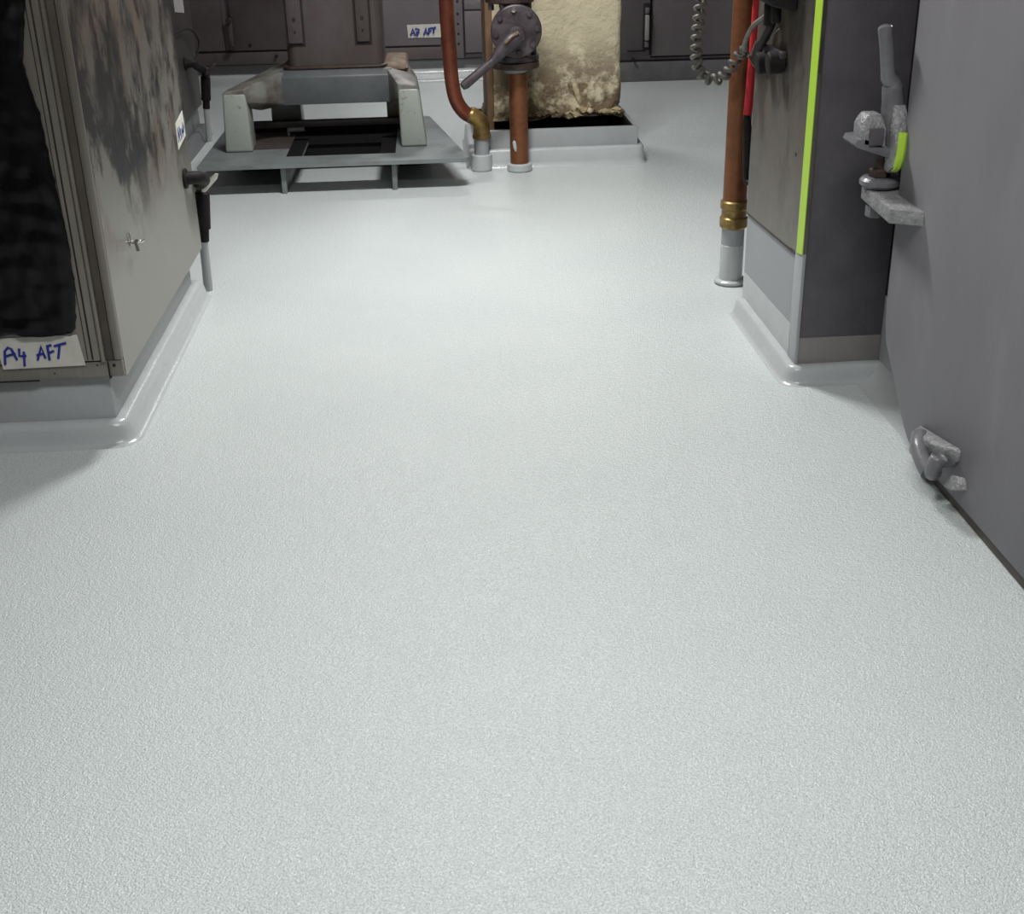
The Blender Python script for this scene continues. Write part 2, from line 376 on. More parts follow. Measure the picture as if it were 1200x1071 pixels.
# side tape
b = nb(); prism(b, [(3.985, .535), (4.128, .553), (4.125, .632), (3.99, .612)], 0, X, X+.0015); tl = obj('tape_label', b, M_tape, t, label='small white tape on the side sheet with faint blue writing', smooth=0)
s2 = [[[(0, 0), (.15, .5), (.3, 0)], [(.05, .2), (.25, .2)]], [[(.4, .5), (.4, .2), (.6, .2)], [(.55, .4), (.55, 0)]], [[(.75, .05), (.9, .15), (.78, .35), (.72, .25), (.88, .1), (.75, .05)]], [[(.95, .3), (1.05, .5), (1.12, .3), (1.02, .15), (.95, .3)]]]
ink(s2, lambda u, v: (X+.0022, 3.995+u*.10, .556+v*.085), .0016, tl, mat('faded_blue_ink', (.06, .08, .22), .6))

# black plastic sheet hanging over the front
edge = [(.300, -.905), (.306, -.887), (.33, -.884), (.36, -.878), (.411, -.872), (.43, -.868), (.46, -.871), (.516, -.866), (.56, -.868), (.60, -.870), (.669, -.873), (.72, -.876), (.78, -.878), (.843, -.881), (.86, -.888), (.90, -.892), (.936, -.897), (.96, -.892), (1.07, -.868), (1.2, -.85), (1.55, -.86)]
b = nb(); rows = []
nz = 90
for j in range(nz+1):
    z = .302 + (1.55-.302)*(j/nz)
    for (za, xa), (zb, xb) in zip(edge, edge[1:]):
        if za <= z <= zb: xr = xa+(xb-xa)*(z-za)/(zb-za); break
    xr += .004*noise.noise(Vector((z*60, 0, 3)))
    row = []
    for i in range(61):
        u = i/60; x = xr + (-1.58-xr)*u
        zz = z + (.012*noise.noise(Vector((x*14, 2, 0))) if j == 0 else 0)
        d = .010 + .010*abs(noise.noise(Vector((x*9, 0, z*5)))) + .010*abs(noise.noise(Vector((x*26+4, 5, z*16)))) + .005*noise.noise(Vector((x*60, 1, z*40)))
        if u < .03: d = .008
        if z < .345: d += .01*noise.noise(Vector((x*10, 0, z*50)))
        row.append(b.verts.new((x, Y0-.004-max(.003, d), zz)))
    rows.append(row)
for r0, r1 in zip(rows, rows[1:]):
    for i in range(60): b.faces.new((r0[i], r0[i+1], r1[i+1], r1[i]))
sh = obj('plastic_sheet', b, M_plastic, org=(-1.2, 2.94, .3), smooth=60)
md = sh.modifiers.new('thickness', 'SOLIDIFY'); md.thickness = .0015
tag(sh, 'crinkled black plastic sheet hanging over the front of the left steel cabinet', 'plastic sheet')

# ------------------------------------------------------------------ drain valve beside the cabinet, and its far twin
def drain_valve(dx, dy, label, xw, mh):
    """s scales about the foot; built round the near valve's position (-.785,4.225)"""
    t = thing('drain_valve', label, 'valve', (-.785+dx, 4.235+dy, 0), 'drain valves on the left cabinets')
    def p(x, y, z): return (x+dx, y+dy, z)
    b = nb(); cyl(b, p(-.800, 4.235, 0), p(-.795, 4.235, .185), .0155, 18); obj('drain_pipe', b, M_band, t, label='grey painted pipe')
    b = nb(); cyl(b, p(-.795, 4.235, .175), p(-.790, 4.235, .225), .019, 18, .002); obj('rubber_end', b, M_black, t)
    b = nb(); cyl(b, p(-.791, 4.235, .218), p(-.779, 4.235, .345), .0255, 18, .003); obj('foam_sleeve', b, M_black, t, label='black foam sleeve')
    b = nb(); cyl(b, p(-.777, 4.235, .343), p(-.777, 4.235, .362), .022, 8, .002); obj('hex_union', b, M_ironb, t)
    b = nb(); tube(b, spline([p(xw, 4.02, .438), p(xw+.035, 4.04, .436), p(xw+.045, 4.10, .415), p(-.775, 4.18, .385), p(-.777, 4.235, .375), p(-.777, 4.235, .350)], 5), .021, 14); obj('elbow', b, M_black, t)
    b = nb(); cyl(b, p(xw, 4.02, .438), p(xw+.008, 4.02, .438), .032, 18, .002); obj('wall_flange', b, M_black, t)
    b = nb(); cyl(b, p(-.775, 4.20, .375), p(-.755, 4.17, .385), .012, 12); obj('stem', b, M_brass, t)
    b = nb(); prism(b, [(-.768, .362), (-.757, .358), (-.712, .402), (-.706, .418), (-.716, .420), (-.762, .384)], 1, 4.165, 4.170, .001)
    bmesh.ops.translate(b, verts=b.verts, vec=(dx, dy, 0)); obj('lever_handle', b, mh, t)
    return t
drain_valve(0, 0, 'black sleeved drain valve with bright lever beside the near steel cabinet', -.789, M_lever)
drain_valve(-.41, 2.75, 'far drain valve beside the dim second cabinet, behind the machine stand', -1.249+.41, M_iron)

# ------------------------------------------------------------------ second, dim cabinet
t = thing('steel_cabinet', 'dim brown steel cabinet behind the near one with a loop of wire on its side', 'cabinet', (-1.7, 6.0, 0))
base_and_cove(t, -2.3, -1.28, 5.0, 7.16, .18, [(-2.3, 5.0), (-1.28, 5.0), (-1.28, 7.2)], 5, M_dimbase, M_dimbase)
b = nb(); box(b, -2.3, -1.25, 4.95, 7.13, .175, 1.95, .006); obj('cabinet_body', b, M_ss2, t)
b = nb(); prism(b, [(6.68, .70), (6.93, .672), (6.93, .80), (6.68, .83)], 0, -1.25, -1.248); obj('tape_label', b, M_tape2, t, label='pale tape label on the dim side', smooth=0)
b = nb(); tube(b, spline([(-1.245, 6.2, .60), (-1.23, 6.5, .615), (-1.22, 6.85, .60), (-1.21, 7.02, .53), (-1.215, 7.0, .47), (-1.23, 6.9, .43), (-1.245, 6.85, .42)], 8), .005, 8); obj('wire_loop', b, M_black, t)

# ------------------------------------------------------------------ cabinets on the back bulkhead
t = thing('cabinet_bank', 'purple-grey cabinet bank across the back, left of the yellowed duct, with tape label', 'cabinet', (-.9, 9.2, 0))
YB = 8.9
b = nb(); box(b, -3.0, .80, YB+.01, 9.55, .14, 2.0, .004); obj('cabinet_body', b, M_back, t)
b = nb(); box(b, -3.0, .80, YB+.03, 9.5, 0, .145, .003); obj('plinth', b, M_farbase, t, label='grey painted plinth')
cove([(-3.0, YB+.03), (.80, YB+.03)], t, seed=9, prof=[(o*1.5, z*1.35) for o, z in COVE], amp=.006)
def seam(pts, y, parent, w=.004):
    b = nb()
    for (x0, z0), (x1, z1) in pts:
        if abs(x1-x0) > abs(z1-z0): box(b, x0, x1, y-.001, y+.003, z0-w, z0+w)
        else: box(b, x0-w, x0+w, y-.001, y+.003, z0, z1)
    return obj('panel_gap', b, M_line, parent, smooth=0)
def door_on(name, x0, x1, z0, z1, y, parent, m, th=.012):
    b = nb(); box(b, x0, x1, y-th, y+.005, z0, z1, .003); return obj(name, b, m, parent)
door_on('door_panel', -2.4, -1.36, .245, 1.9, YB, t, M_backd)
door_on('door_panel', -1.305, -.60, .243, 1.9, YB, t, M_backd)
door_on('door_panel', -.59, .10, .243, 1.9, YB, t, M_back)
b = nb(); box(b, -3.0, .10, YB-.004, YB+.012, .150, .232, .003); obj('bottom_rail', b, M_backd, t)
seam([((-2.4, .238), (.10, .238)), ((-1.3625, .245), (-1.3625, 1.9)), ((-1.3025, .245), (-1.3025, 1.9)), ((-.595, .245), (-.595, 1.9))], YB-.002, t)
seam([((-3, .147), (.8, .147))], YB+.008, t, .003)
b = nb(); box(b, .115, .255, YB-.012, YB+.01, .15, 1.9, .003); obj('frame_post', b, M_back, t)
for z in (.44, .375, .31, .245, .52, .60):
    b = nb(); cyl(b, (.222, YB-.016, z), (.222, YB-.01, z), .008, 8); obj('screw', b, M_line, t)
for z0, z1 in ((.185, .455), (.465, .525), (.535, .80)): door_on('access_panel', .268, .70, z0, z1, YB, t, M_back, .008)
seam([((.262, .16), (.262, 1.0)), ((.27, .18), (.7, .18)), ((.27, .46), (.7, .46)), ((.27, .53), (.7, .53))], YB-.004, t)
# hinge and latch between the two left doors
b = nb(); box(b, -1.325, -1.295, YB-.03, YB-.01, .27, .44, .004); h = obj('latch_bar', b, M_backd, t)
for z in (.27, .44):
    b = nb(); cyl(b, (-1.31, YB-.045, z), (-1.31, YB-.012, z), .02, 12, .003); obj('latch_knuckle', b, M_ironb, h)
b = nb(); cyl(b, (-1.19, YB-.02, .275), (-1.19, YB-.01, .275), .012, 8); obj('screw', b, M_line, t)
b = nb(); cyl(b, (-1.02, YB-.02, .20), (-1.02, YB-.01, .20), .012, 8); obj('screw', b, M_line, t)
b = nb(); prism(b, [(-.125, .379), (.145, .380), (.145, .292), (-.120, .294)], 1, YB-.0165, YB-.0145); tl = obj('tape_label', b, M_tape, t, label='white tape label with blue handwriting', smooth=0)
A7 = [[[(165, 400), (190, 320), (215, 405)], [(172, 375), (208, 370)]], [[(215, 322), (258, 330), (232, 412)], [(222, 370), (262, 362)]], [[(305, 400), (333, 320), (345, 395)], [(310, 372), (342, 368)]],
      [[(358, 395), (362, 325), (400, 320)], [(360, 360), (388, 352)]], [[(388, 325), (440, 312)], [(420, 318), (408, 385)]]]
ink(A7, lambda u, v: (-.125+(u-130)/350*.222, YB-.0195, .379-(v-275)/155*.086), .006, tl)

t = thing('cabinet_bank', 'grey-brown cabinet bank at the back, right of the yellowed duct, with upright bar handle', 'cabinet', (1.8, 8.9, 0))
YR = 8.6
b = nb(); box(b, .86, 2.95, YR+.01, 9.55, .0, 2.0, .004); obj('cabinet_body', b, M_back, t)
b = nb(); box(b, .86, 2.95, YR, YR+.012, .0, .128, .004); obj('plinth', b, M_backband, t, label='scuffed grey plinth')
door_on('door_panel', .90, 1.485, .19, 1.9, YR, t, M_back)
door_on('door_panel', 1.505, 2.9, .165, 1.9, YR, t, M_back)
seam([((1.495, .17), (1.495, 1.9))], YR+.004, t, .005); seam([((.88, .135), (2.9, .135))], YR+.006, t, .004)
seam([((1.50, .158), (2.9, .158))], YR+.004, t, .005)
b = nb(); box(b, 1.44, 1.488, YR-.02, YR-.010, .205, .50, .004); h = obj('handle_plate', b, M_line, t)
b = nb(); box(b, 1.452, 1.478, YR-.045, YR-.015, .27, .43, .005); obj('bar_handle', b, M_wall, h, label='pale upright bar handle')
for z0, z1 in ((.225, .262), (.438, .475)):
    b = nb(); box(b, 1.452, 1.478, YR-.035, YR-.015, z0, z1, .004); obj('handle_end', b, M_backband, h)
b = nb(); box(b, 1.34, 1.46, YR-.016, YR-.010, .196, .205); obj('drip_lip', b, M_line, t)
b = nb(); cyl(b, (2.05, YR-.02, .17), (2.05, YR-.008, .17), .016, 10); obj('screw', b, M_line, t)
b = nb(); cyl(b, (1.38, YR-.02, .15), (1.38, YR-.008, .15), .010, 10); obj('screw', b, M_line, t)

# ------------------------------------------------------------------ machine stand on its deck plate
t = thing('machine_stand', 'grey cast four-legged machine stand on a raised deck plate', 'machine stand', (-.44, 6.1, 0))
ZP = .14
b = nb()
# plate outline with a drain opening (outer ring joined to the opening)
hx0, hx1, hy0, hy1 = -.595, -.235, 5.80, 6.17
def slab(b, poly): prism(b, poly, 2, ZP-.018, ZP)
slab(b, [(-1.045, 5.63), (.13, 5.63), (.160, 5.642), (.168, 5.67), (.145, hy0), (hx1, hy0), (hx0, hy0), (-1.045, hy0)])
slab(b, [(-1.045, hy0), (hx0, hy0), (hx0, hy1), (-1.045, hy1)])
slab(b, [(hx1, hy0), (.145, hy0), (.088, hy1), (hx1, hy1)])
slab(b, [(-1.045, hy1), (hx0, hy1), (hx1, hy1), (.088, hy1), (-.0, 6.73), (-.03, 6.75), (-1.045, 6.75)])
bmesh.ops.remove_doubles(b, verts=b.verts, dist=.0005)
obj('deck_plate', b, M_plate, t, smooth=0, label='grey painted flat deck plate')
for x in (-.672, -.172):
    b = nb(); box(b, x-.011, x+.011, 5.665, 6.6, 0, ZP-.018, .002); obj('support_rib', b, M_plate, t)
b = nb(); box(b, -1.04, -.005, 6.69, 6.71, 0, ZP-.018); obj('back_skirt', b, M_plate, t)
# legs
def leg(p0, p1, name='leg', m=M_cast):
    b = nb(); hull(b, p0+p1, .012, 3); return obj(name, b, m, t)
def rect(x0, x1, y0, y1, z): return [(x0, y0, z), (x1, y0, z), (x1, y1, z), (x0, y1, z)]
leg(rect(-.960, -.832, 5.93, 6.08, ZP), rect(-.948, -.842, 5.95, 6.12, .405))
leg(rect(-.140, -.018, 5.93, 6.08, ZP), rect(-.142, -.045, 5.95, 6.12, .405))
leg(rect(-.80, -.645, 6.48, 6.62, ZP), rect(-.79, -.65, 6.45, 6.60, .40))
leg(rect(-.215, -.09, 6.48, 6.62, ZP), rect(-.215, -.11, 6.45, 6.60, .40))
b = nb(); hull(b, [(-.948, 5.952, .36), (-.842, 5.952, .36), (-.948, 5.952, .412), (-.842, 5.952, .428), (-.948, 6.12, .36), (-.80, 6.10, .30), (-.68, 6.13, .318), (-.68, 6.13, .465), (-.67, 6.2, .475), (-.69, 6.55, .475), (-.79, 6.55, .40), (-.79, 6.55, .35), (-.9, 6.2, .41)], .008, 2); obj('shoulder', b, M_shoulder, t, label='soiled sloping shoulder above the leg')
b = nb(); hull(b, [(-.142, 5.952, .36), (-.045, 5.952, .36), (-.142, 5.952, .425), (-.045, 5.952, .415), (-.045, 6.12, .36), (-.19, 6.13, .318), (-.19, 6.13, .465), (-.19, 6.2, .475), (-.12, 6.5, .475), (-.10, 6.55, .40), (-.11, 6.55, .35), (-.05, 6.2, .42)], .008, 2); obj('shoulder', b, M_shoulder, t, label='soiled sloping shoulder above the leg')
b = nb(); hull(b, [(-.70, 6.12, .316), (-.17, 6.12, .316), (-.70, 6.12, .445), (-.17, 6.12, .445), (-.70, 6.15, .472), (-.17, 6.15, .472), (-.70, 6.17, .472), (-.17, 6.17, .472), (-.70, 6.17, .33), (-.17, 6.17, .33)], .006); obj('crossbeam', b, M_beam, t, label='darker blue-grey crossbeam')
b = nb(); box(b, -.70, -.17, 6.24, 6.56, .455, .474, .003); box(b, -.70, -.17, 6.50, 6.58, .37, .474, .004); obj('top_plate', b, M_cast, t)
b = nb(); box(b, -.93, -.05, 6.18, 6.66, .002, ZP-.019, .002); obj('black_backing', b, M_pit, t, label='black box added under the plate so its opening looks dark')  # black box added so the view through the opening stays dark
b = nb(); box(b, -.665, hx0, 5.80, 6.20, ZP, ZP+.003); box(b, hx1, -.165, 5.80, 6.20, ZP, ZP+.003); box(b, -.665, -.165, 6.171, 6.40, ZP, ZP+.003); box(b, hx0-.002, hx1+.002, 6.164, 6.172, ZP-.02, ZP+.003); o = obj('dark_sheet', b, M_pit, t, label='black sheet painting in the dark round the plate opening');  # black sheets paint in the dark round the opening and cover its lit edge
b = nb(); box(b, -.86, -.666, 5.98, 6.40, ZP, ZP+.003); obj('dark_sheet', b, M_hous, t, label='dark brown sheet behind the left leg')  # thin sheet that makes the plate darker behind the left leg
b = nb(); box(b, -.90, -.10, 6.40, 6.47, ZP, .190, .006); obj('drip_tray', b, M_pit, t, label='black drip tray')
b = nb(); box(b, -.90, -.10, 6.385, 6.40, .165, .196, .004); obj('tray_rail', b, M_hous, t)
b = nb(); cyl(b, (-.70, 6.30, ZP+.03), (-.62, 6.30, ZP+.032), .012, 14, .003); cyl(b, (-.70, 6.30, ZP), (-.70, 6.30, ZP+.04), .007, 10); obj('drain_stub', b, M_plate, t)
b = nb(); hull(b, [(-.215, 6.16, .468), (-.085, 6.18, .455), (-.215, 6.5, .474), (-.09, 6.5, .474), (-.20, 6.19, .490), (-.10, 6.24, .488), (-.20, 6.45, .505), (-.10, 6.45, .503)], .008); wobble(b, .004, 30); obj('flaking_pad', b, M_flake, t, label='pad of flaking rusty paint')

t = thing('machine_housing', 'soiled brown-grey upright machine housing standing on the cast stand', 'machine', (-.44, 6.35, .475))
b = nb()
def rrect(x0, x1, y0, y1, r, n=6):
    pts = []
    for cxx, cyy, a0 in ((x1-r, y1-r, 0), (x0+r, y1-r, PI/2), (x0+r, y0+r, PI), (x1-r, y0+r, 3*PI/2)):
        for k in range(n+1):
            a = a0 + PI/2*k/n; pts.append((cxx+r*math.cos(a), cyy+r*math.sin(a)))
    return pts
rings = []
for z, g in ((.478, .0), (.60, 0), (.80, .0), (1.3, .0), (1.7, 0)):
    rings.append([b.verts.new((x, y, z)) for x, y in rrect(-.660+g, -.205-g, 6.17+g, 6.55-g, .045)])
for a, c in zip(rings, rings[1:]):
    n = len(a)
    for k in range(n): b.faces.new((a[k], a[(k+1) % n], c[(k+1) % n], c[k]))
b.faces.new(rings[0][::-1]); b.faces.new(rings[-1]); obj('housing_shell', b, M_hous, t, smooth=50)
b = nb(); rr = rrect(-.685, -.185, 6.15, 6.57, .05); prism(b, rr, 2, .475, .487, .003); obj('foot_flange', b, M_ironb, t)
for x0, x1 in ((-.645, -.575), (-.325, -.262)):
    b = nb(); box(b, x0-.008, x1+.008, 6.162, 6.171, .583, 1.6); obj('strap_recess', b, M_line, t)
    b = nb(); box(b, x0, x1, 6.150, 6.168, .592, 1.6, .006); s = obj('strap', b, M_hous, t)
    for z in (.70, .645, .95):
        b = nb(); cyl(b, ((x0+x1)/2, 6.145, z), ((x0+x1)/2, 6.152, z), .008 if z != .645 else .005, 10); obj('screw', b, M_line, s)

# ------------------------------------------------------------------ deck curb, pit and yellowed duct
t = thing('deck_curb', 'low grey rectangular curb around the foot of the yellowed duct', 'curb', (.62, 6.4, 0))
ox0, ox1, oy0, oy1, th = .215, 1.005, 6.07, 6.76, .035
b = nb()
box(b, ox0, ox1, oy0, oy0+.03, 0, .175, .004); box(b, ox0, ox1, oy1-th, oy1, 0, .175, .004)
box(b, ox0, ox0+th, oy0+.03, oy1-th, 0, .175, .004); box(b, ox1-.016, ox1, oy0+.03, oy1-th, 0, .175, .004)
obj('curb_wall', b, M_band, t)
cove([(ox0, oy1), (ox0, oy0), (ox1, oy0), (ox1, oy1), ], t, prof=[(-.005, 0), (-.005, .088), (.018, .089), (.027, .086), (.031, .078), (.034, .03), (.038, .01), (.048, 0)], seed=12, amp=.003)
b = nb(); box(b, ox0+th, ox1-.016, oy0+.03, oy1-th, .0, .05); obj('pit_floor', b, M_pit, t, label='black pit inside the curb')
b = nb(); box(b, ox0+th, ox1-.016, oy0+.03, oy0+.042, .05, .168); box(b, ox0+th, ox1-.016, oy1-th-.01, oy1-th, .05, .17); box(b, ox0+th, ox0+th+.01, oy0+.04, oy1-th-.01, .05, .17)
box(b, ox1-.03, ox1-.016, oy0+.04, oy1-th-.01, .05, .168); obj('pit_lining', b, M_pit, t)

t = thing('insulated_duct', 'yellowed insulated square duct with torn stained foot inside the curb', 'duct', (.63, 6.5, .05))
DX0, DX1, DY0, DY1 = .30, .955, 6.32, 6.68
b = nb(); rows = []; nz = 90; per = rrect(DX0, DX1, DY0, DY1, .03, 3)
per2 = []
for (xa, ya), (xb, yb) in zip(per, per[1:]+per[:1]):
    n = max(1, int(math.hypot(xb-xa, yb-ya)/.02))
    per2 += [(xa+(xb-xa)*k/n, ya+(yb-ya)*k/n) for k in range(n)]
for j in range(nz+1):
    z = .19 + (2.43-.19)*(j/nz)**2.0; row = []
    foot = max(0, 1-(z-.19)/.20)
    for x, y in per2:
        c = Vector((x, y, z)); n = noise.noise(c*9)+.5*noise.noise(c*24)
        nx = (x-(DX0+DX1)/2)/.33; ny = (y-(DY0+DY1)/2)/.18
        k = .006*n + foot*(.026*n + .010) + (.014*noise.noise(c*55) if foot > .55 else 0)
        zz = z + (foot**3)*.03*noise.noise(Vector((x*11, y*11, 0)))
        row.append(b.verts.new((x+nx*k*(.9), y+ny*k, zz)))
    rows.append(row)
for r0, r1 in zip(rows, rows[1:]):
    n = len(r0)
    for i in range(n): b.faces.new((r0[i], r0[(i+1) % n], r1[(i+1) % n], r1[i]))
b.faces.new(rows[0][::-1]); b.faces.new(rows[-1]); obj('insulation', b, M_insul, t, smooth=60)
b = nb(); box(b, .33, .90, 6.38, 6.62, .05, .20); obj('duct_core', b, M_pit, t)
b = nb(); box(b, DX0-.015, DX0+.022, DY0-.014, DY1, .10, 2.43, .008); wobble(b, .004, 12); obj('corner_batten', b, M_brownedge, t, label='brown stained corner batten')
# torn tufts along the foot
random.seed(3)
for k in range(9):
    x = .50 + k*.052; z = .205+random.uniform(-.010, .018); s = random.uniform(.035, .06)
    b = nb(); bmesh.ops.create_icosphere(b, subdivisions=3, radius=1)
    for v in b.verts:
        v.co = Vector((v.co.x*s, v.co.y*.014, v.co.z*.012)) ; v.co += noise.noise_vector(v.co*60+Vector((k, 0, 0)))*.016; v.co += Vector((x, DY0-.020, z))
    obj('torn_edge', b, M_insul2 if k % 3 else M_insul, t, smooth=60)
for (x, z, sx, sz, tl_) in ((.525, .270, .013, .048, .5), (.735, .30, .016, .06, .3)):
    b = nb(); bmesh.ops.create_icosphere(b, subdivisions=3, radius=1)
    for v in b.verts:
        v.co = Vector((v.co.x*sx, v.co.y*.008, v.co.z*sz)); v.co.x -= v.co.z*tl_; v.co += noise.noise_vector(v.co*50)*.004; v.co += Vector((x, DY0-.014, z))
    obj('loose_foam', b, M_insul2, t, label='pale yellow flap of loose foam', smooth=60)

# ------------------------------------------------------------------ copper pipe with bend (left of valve)
t = thing('copper_pipe', 'bent copper pipe with brass elbow between machine stand and valve', 'pipe', (.242, 6.02, 0))
b = nb(); tube(b, spline([(.100, 6.02, 2.44), (.100, 6.02, 1.2), (.100, 6.02, .78), (.107, 6.02, .52), (.112, 6.02, .42), (.128, 6.02, .335), (.163, 6.02, .278), (.207, 6.02, .250)], 8), .034, 20); obj('pipe_run', b, M_cu2, t, smooth=60)
b = nb(); tube(b, spline([(.185, 6.02, .268), (.212, 6.02, .252), (.236, 6.02, .232), (.244, 6.02, .205), (.244, 6.02, .158)], 6), [.036]*2+[.040]*23, 20); obj('brass_elbow', b, M_brass, t, smooth=60, label='dull brass elbow')
b = nb(); cyl(b, (.244, 6.02, .150), (.244, 6.02, .172), .044, 20, .004); obj('elbow_collar', b, M_brass, t)
b = nb(); cyl(b, (.242, 6.02, .06), (.242, 6.02, .152), .036, 20); obj('grey_pipe_end', b, M_upper, t, label='grey primed pipe end')
b = nb(); cyl(b, (.240, 6.02, 0), (.240, 6.02, .078), .050, 22, .005); obj('floor_collar', b, M_cove, t)

# ------------------------------------------------------------------ pipe with flanged valve
t = thing('copper_pipe', 'short upright copper pipe under the flanged valve, before the yellowed duct', 'pipe', (.42, 5.98, 0))
PX, PY = .42, 5.98
b = nb(); cyl(b, (PX, PY, .0), (PX, PY, .455), .044, 24); obj('pipe_run', b, M_cu, t, label='mottled copper with paint drips')
b = nb(); cyl(b, (PX, PY, 0), (PX, PY, .038), .060, 24, .006); obj('floor_collar', b, M_cove, t)
b = nb(); tube(b, spline([(PX-.028, PY-.036, .15), (PX-.024, PY-.038, .13), (PX-.02, PY-.040, .10)], 4), [.004]*2+[.009]*5+[.005]*2, 8); obj('paint_drip', b, M_cove, t)

t = thing('flanged_valve', 'dark cast flanged valve with a long lever on the upright copper pipe', 'valve', (PX, PY, .455))
PX = .408
b = nb(); cyl(b, (PX, PY, .457), (PX, PY, .480), .052, 24, .003); obj('union_ring', b, M_upper, t)
b = nb(); cyl(b, (PX, PY, .478), (PX, PY, .508), .112, 32, .004); obj('bottom_flange', b, M_ironb, t, label='brown lower flange')
b = nb(); cyl(b, (PX, PY, .510), (PX, PY, .540), .112, 32, .005); obj('body_flange', b, M_iron, t)
for k in range(8):
    a = 2*PI*k/8+.35
    b = nb(); cyl(b, (PX+.092*math.cos(a), PY+.092*math.sin(a), .538), (PX+.092*math.cos(a), PY+.092*math.sin(a), .566), .013, 6, .002); obj('bolt', b, M_iron, t)
b = nb(); tube(b, [(PX, PY, .53), (PX, PY, .55), (PX, PY, .585), (PX, PY, .635), (PX, PY, .70), (PX, PY, .74), (PX, PY, .77)], [.070, .056, .060, .080, .080, .060, .056], 24); obj('valve_body', b, M_iron, t, smooth=60)
CZ = .650
b = nb(); cyl(b, (PX, PY-.03, CZ), (PX, PY-.105, CZ), .088, 36, .006); obj('bonnet_neck', b, M_iron, t)
b = nb(); cyl(b, (PX, PY-.085, CZ), (PX, PY-.118, CZ), .116, 40, .007); obj('cover_flange', b, M_iron, t, label='round dark cover flange')
for k in range(8):
    a = 2*PI*k/8+.12
    px, pz = PX+.094*math.cos(a), CZ+.094*math.sin(a)
    b = nb(); cyl(b, (px, PY-.116, pz), (px, PY-.130, pz), .014, 6, .002); obj('bolt', b, M_iron if k != 2 else M_chrome, t)
b = nb(); cyl(b, (PX, PY-.116, CZ-.015), (PX, PY-.150, CZ-.015), .040, 24, .006); obj('gland', b, M_iron, t)
b = nb(); box(b, PX-.018, PX+.018, PY-.190, PY-.145, CZ-.035, CZ+.001, .003); obj('square_stem', b, M_iron, t)
b = nb(); tube(b, [(PX+.012, PY-.168, CZ-.012), (PX-.02, PY-.172, CZ-.03), (PX-.06, PY-.178, CZ-.062), (PX-.095, PY-.188, CZ-.097), (PX-.115, PY-.195, CZ-.117), (PX-.24, PY-.235, CZ-.208), (PX-.256, PY-.24, CZ-.218)], [.030, .040, .036, .024, .019, .022, .016], 16)
for v_ in b.verts: v_.co.y = (v_.co.y-(PY-.17))*.75+(PY-.17)
lv = obj('lever', b, M_iron, t, smooth=50, label='long lever pointing down left')
b = nb(); tube(b, [(PX+.002, PY-.205, CZ+.010), (PX-.055, PY-.208, CZ-.038)], .004, 6); obj('worn_edge', b, M_brass, lv)
b = nb(); cyl(b, (PX-.02, PY, .765), (PX-.02, PY, .792), .112, 32, .005); obj('top_flange', b, M_ironb, t)
b = nb(); cyl(b, (PX-.02, PY, .795), (PX-.02, PY, .825), .112, 32, .005); obj('top_flange', b, M_iron, t)
for k in range(8):
    a = 2*PI*k/8+.35
    b = nb(); cyl(b, (PX-.02+.092*math.cos(a), PY+.092*math.sin(a), .735), (PX-.02+.092*math.cos(a), PY+.092*math.sin(a), .85), .013, 6, .002); obj('bolt', b, M_iron, t)
b = nb(); cyl(b, (PX-.02, PY, .825), (PX-.02, PY, 2.44), .046, 20); obj('riser_pipe', b, M_cu, t)

# ------------------------------------------------------------------ right copper pipe
t = thing('copper_pipe', 'tall straight copper pipe with brass union beside the right pillar', 'pipe', (1.0, 4.08, 0))
RX, RY = 1.006, 4.08
def rp(z): return (RX+.003, RY, z)
b = nb(); cyl(b, rp(.28), rp(2.44), .040, 28); obj('pipe_run', b, M_cu, t)
b = nb(); cyl(b, rp(.195), rp(.236), .047, 24, .006); obj('union_nut', b, M_brass, t)
b = nb(); cyl(b, rp(.228), rp(.262), .042, 24, .003); obj('union_body', b, M_brass, t)
b = nb(); cyl(b, rp(.258), rp(.290), .047, 24, .005); obj('union_nut', b, M_brass, t)
b = nb(); cyl(b, rp(.135), rp(.197), .0385, 24); obj('primed_pipe', b, M_upper, t, label='darker grey primed pipe end')
b = nb(); cyl(b, rp(0), rp(.138), .0395, 24, .001); obj('coated_pipe', b, M_cove, t, label='light grey coated pipe end')
b = nb(); cyl(b, rp(0), rp(.018), .056, 28, .006); obj('floor_collar', b, M_cove, t)

t = thing('sleeved_cable', 'red sleeved upright cable with black lower end behind the right copper pipe', 'cable', (.998, 3.90, .38))
b = nb(); tube(b, spline([(1.002, 3.9, 2.44), (1.000, 3.9, 1.3), (.999, 3.90, .93), (.994, 3.90, .70), (.990, 3.9, .60)], 5), .0135, 12); obj('red_sleeve', b, M_red, t, smooth=60)
b = nb(); tube(b, spline([(.987, 3.9, .602), (.994, 3.90, .54), (.999, 3.90, .47), (.999, 3.90, .40), (1.003, 3.88, .39)], 5), [.009, .010, .012, .013, .014, .015, .016, .016, .016, .016, .016, .016, .014, .012, .011, .011, .010, .010, .009, .008, .007], 12); obj('black_end', b, M_black, t, smooth=60)

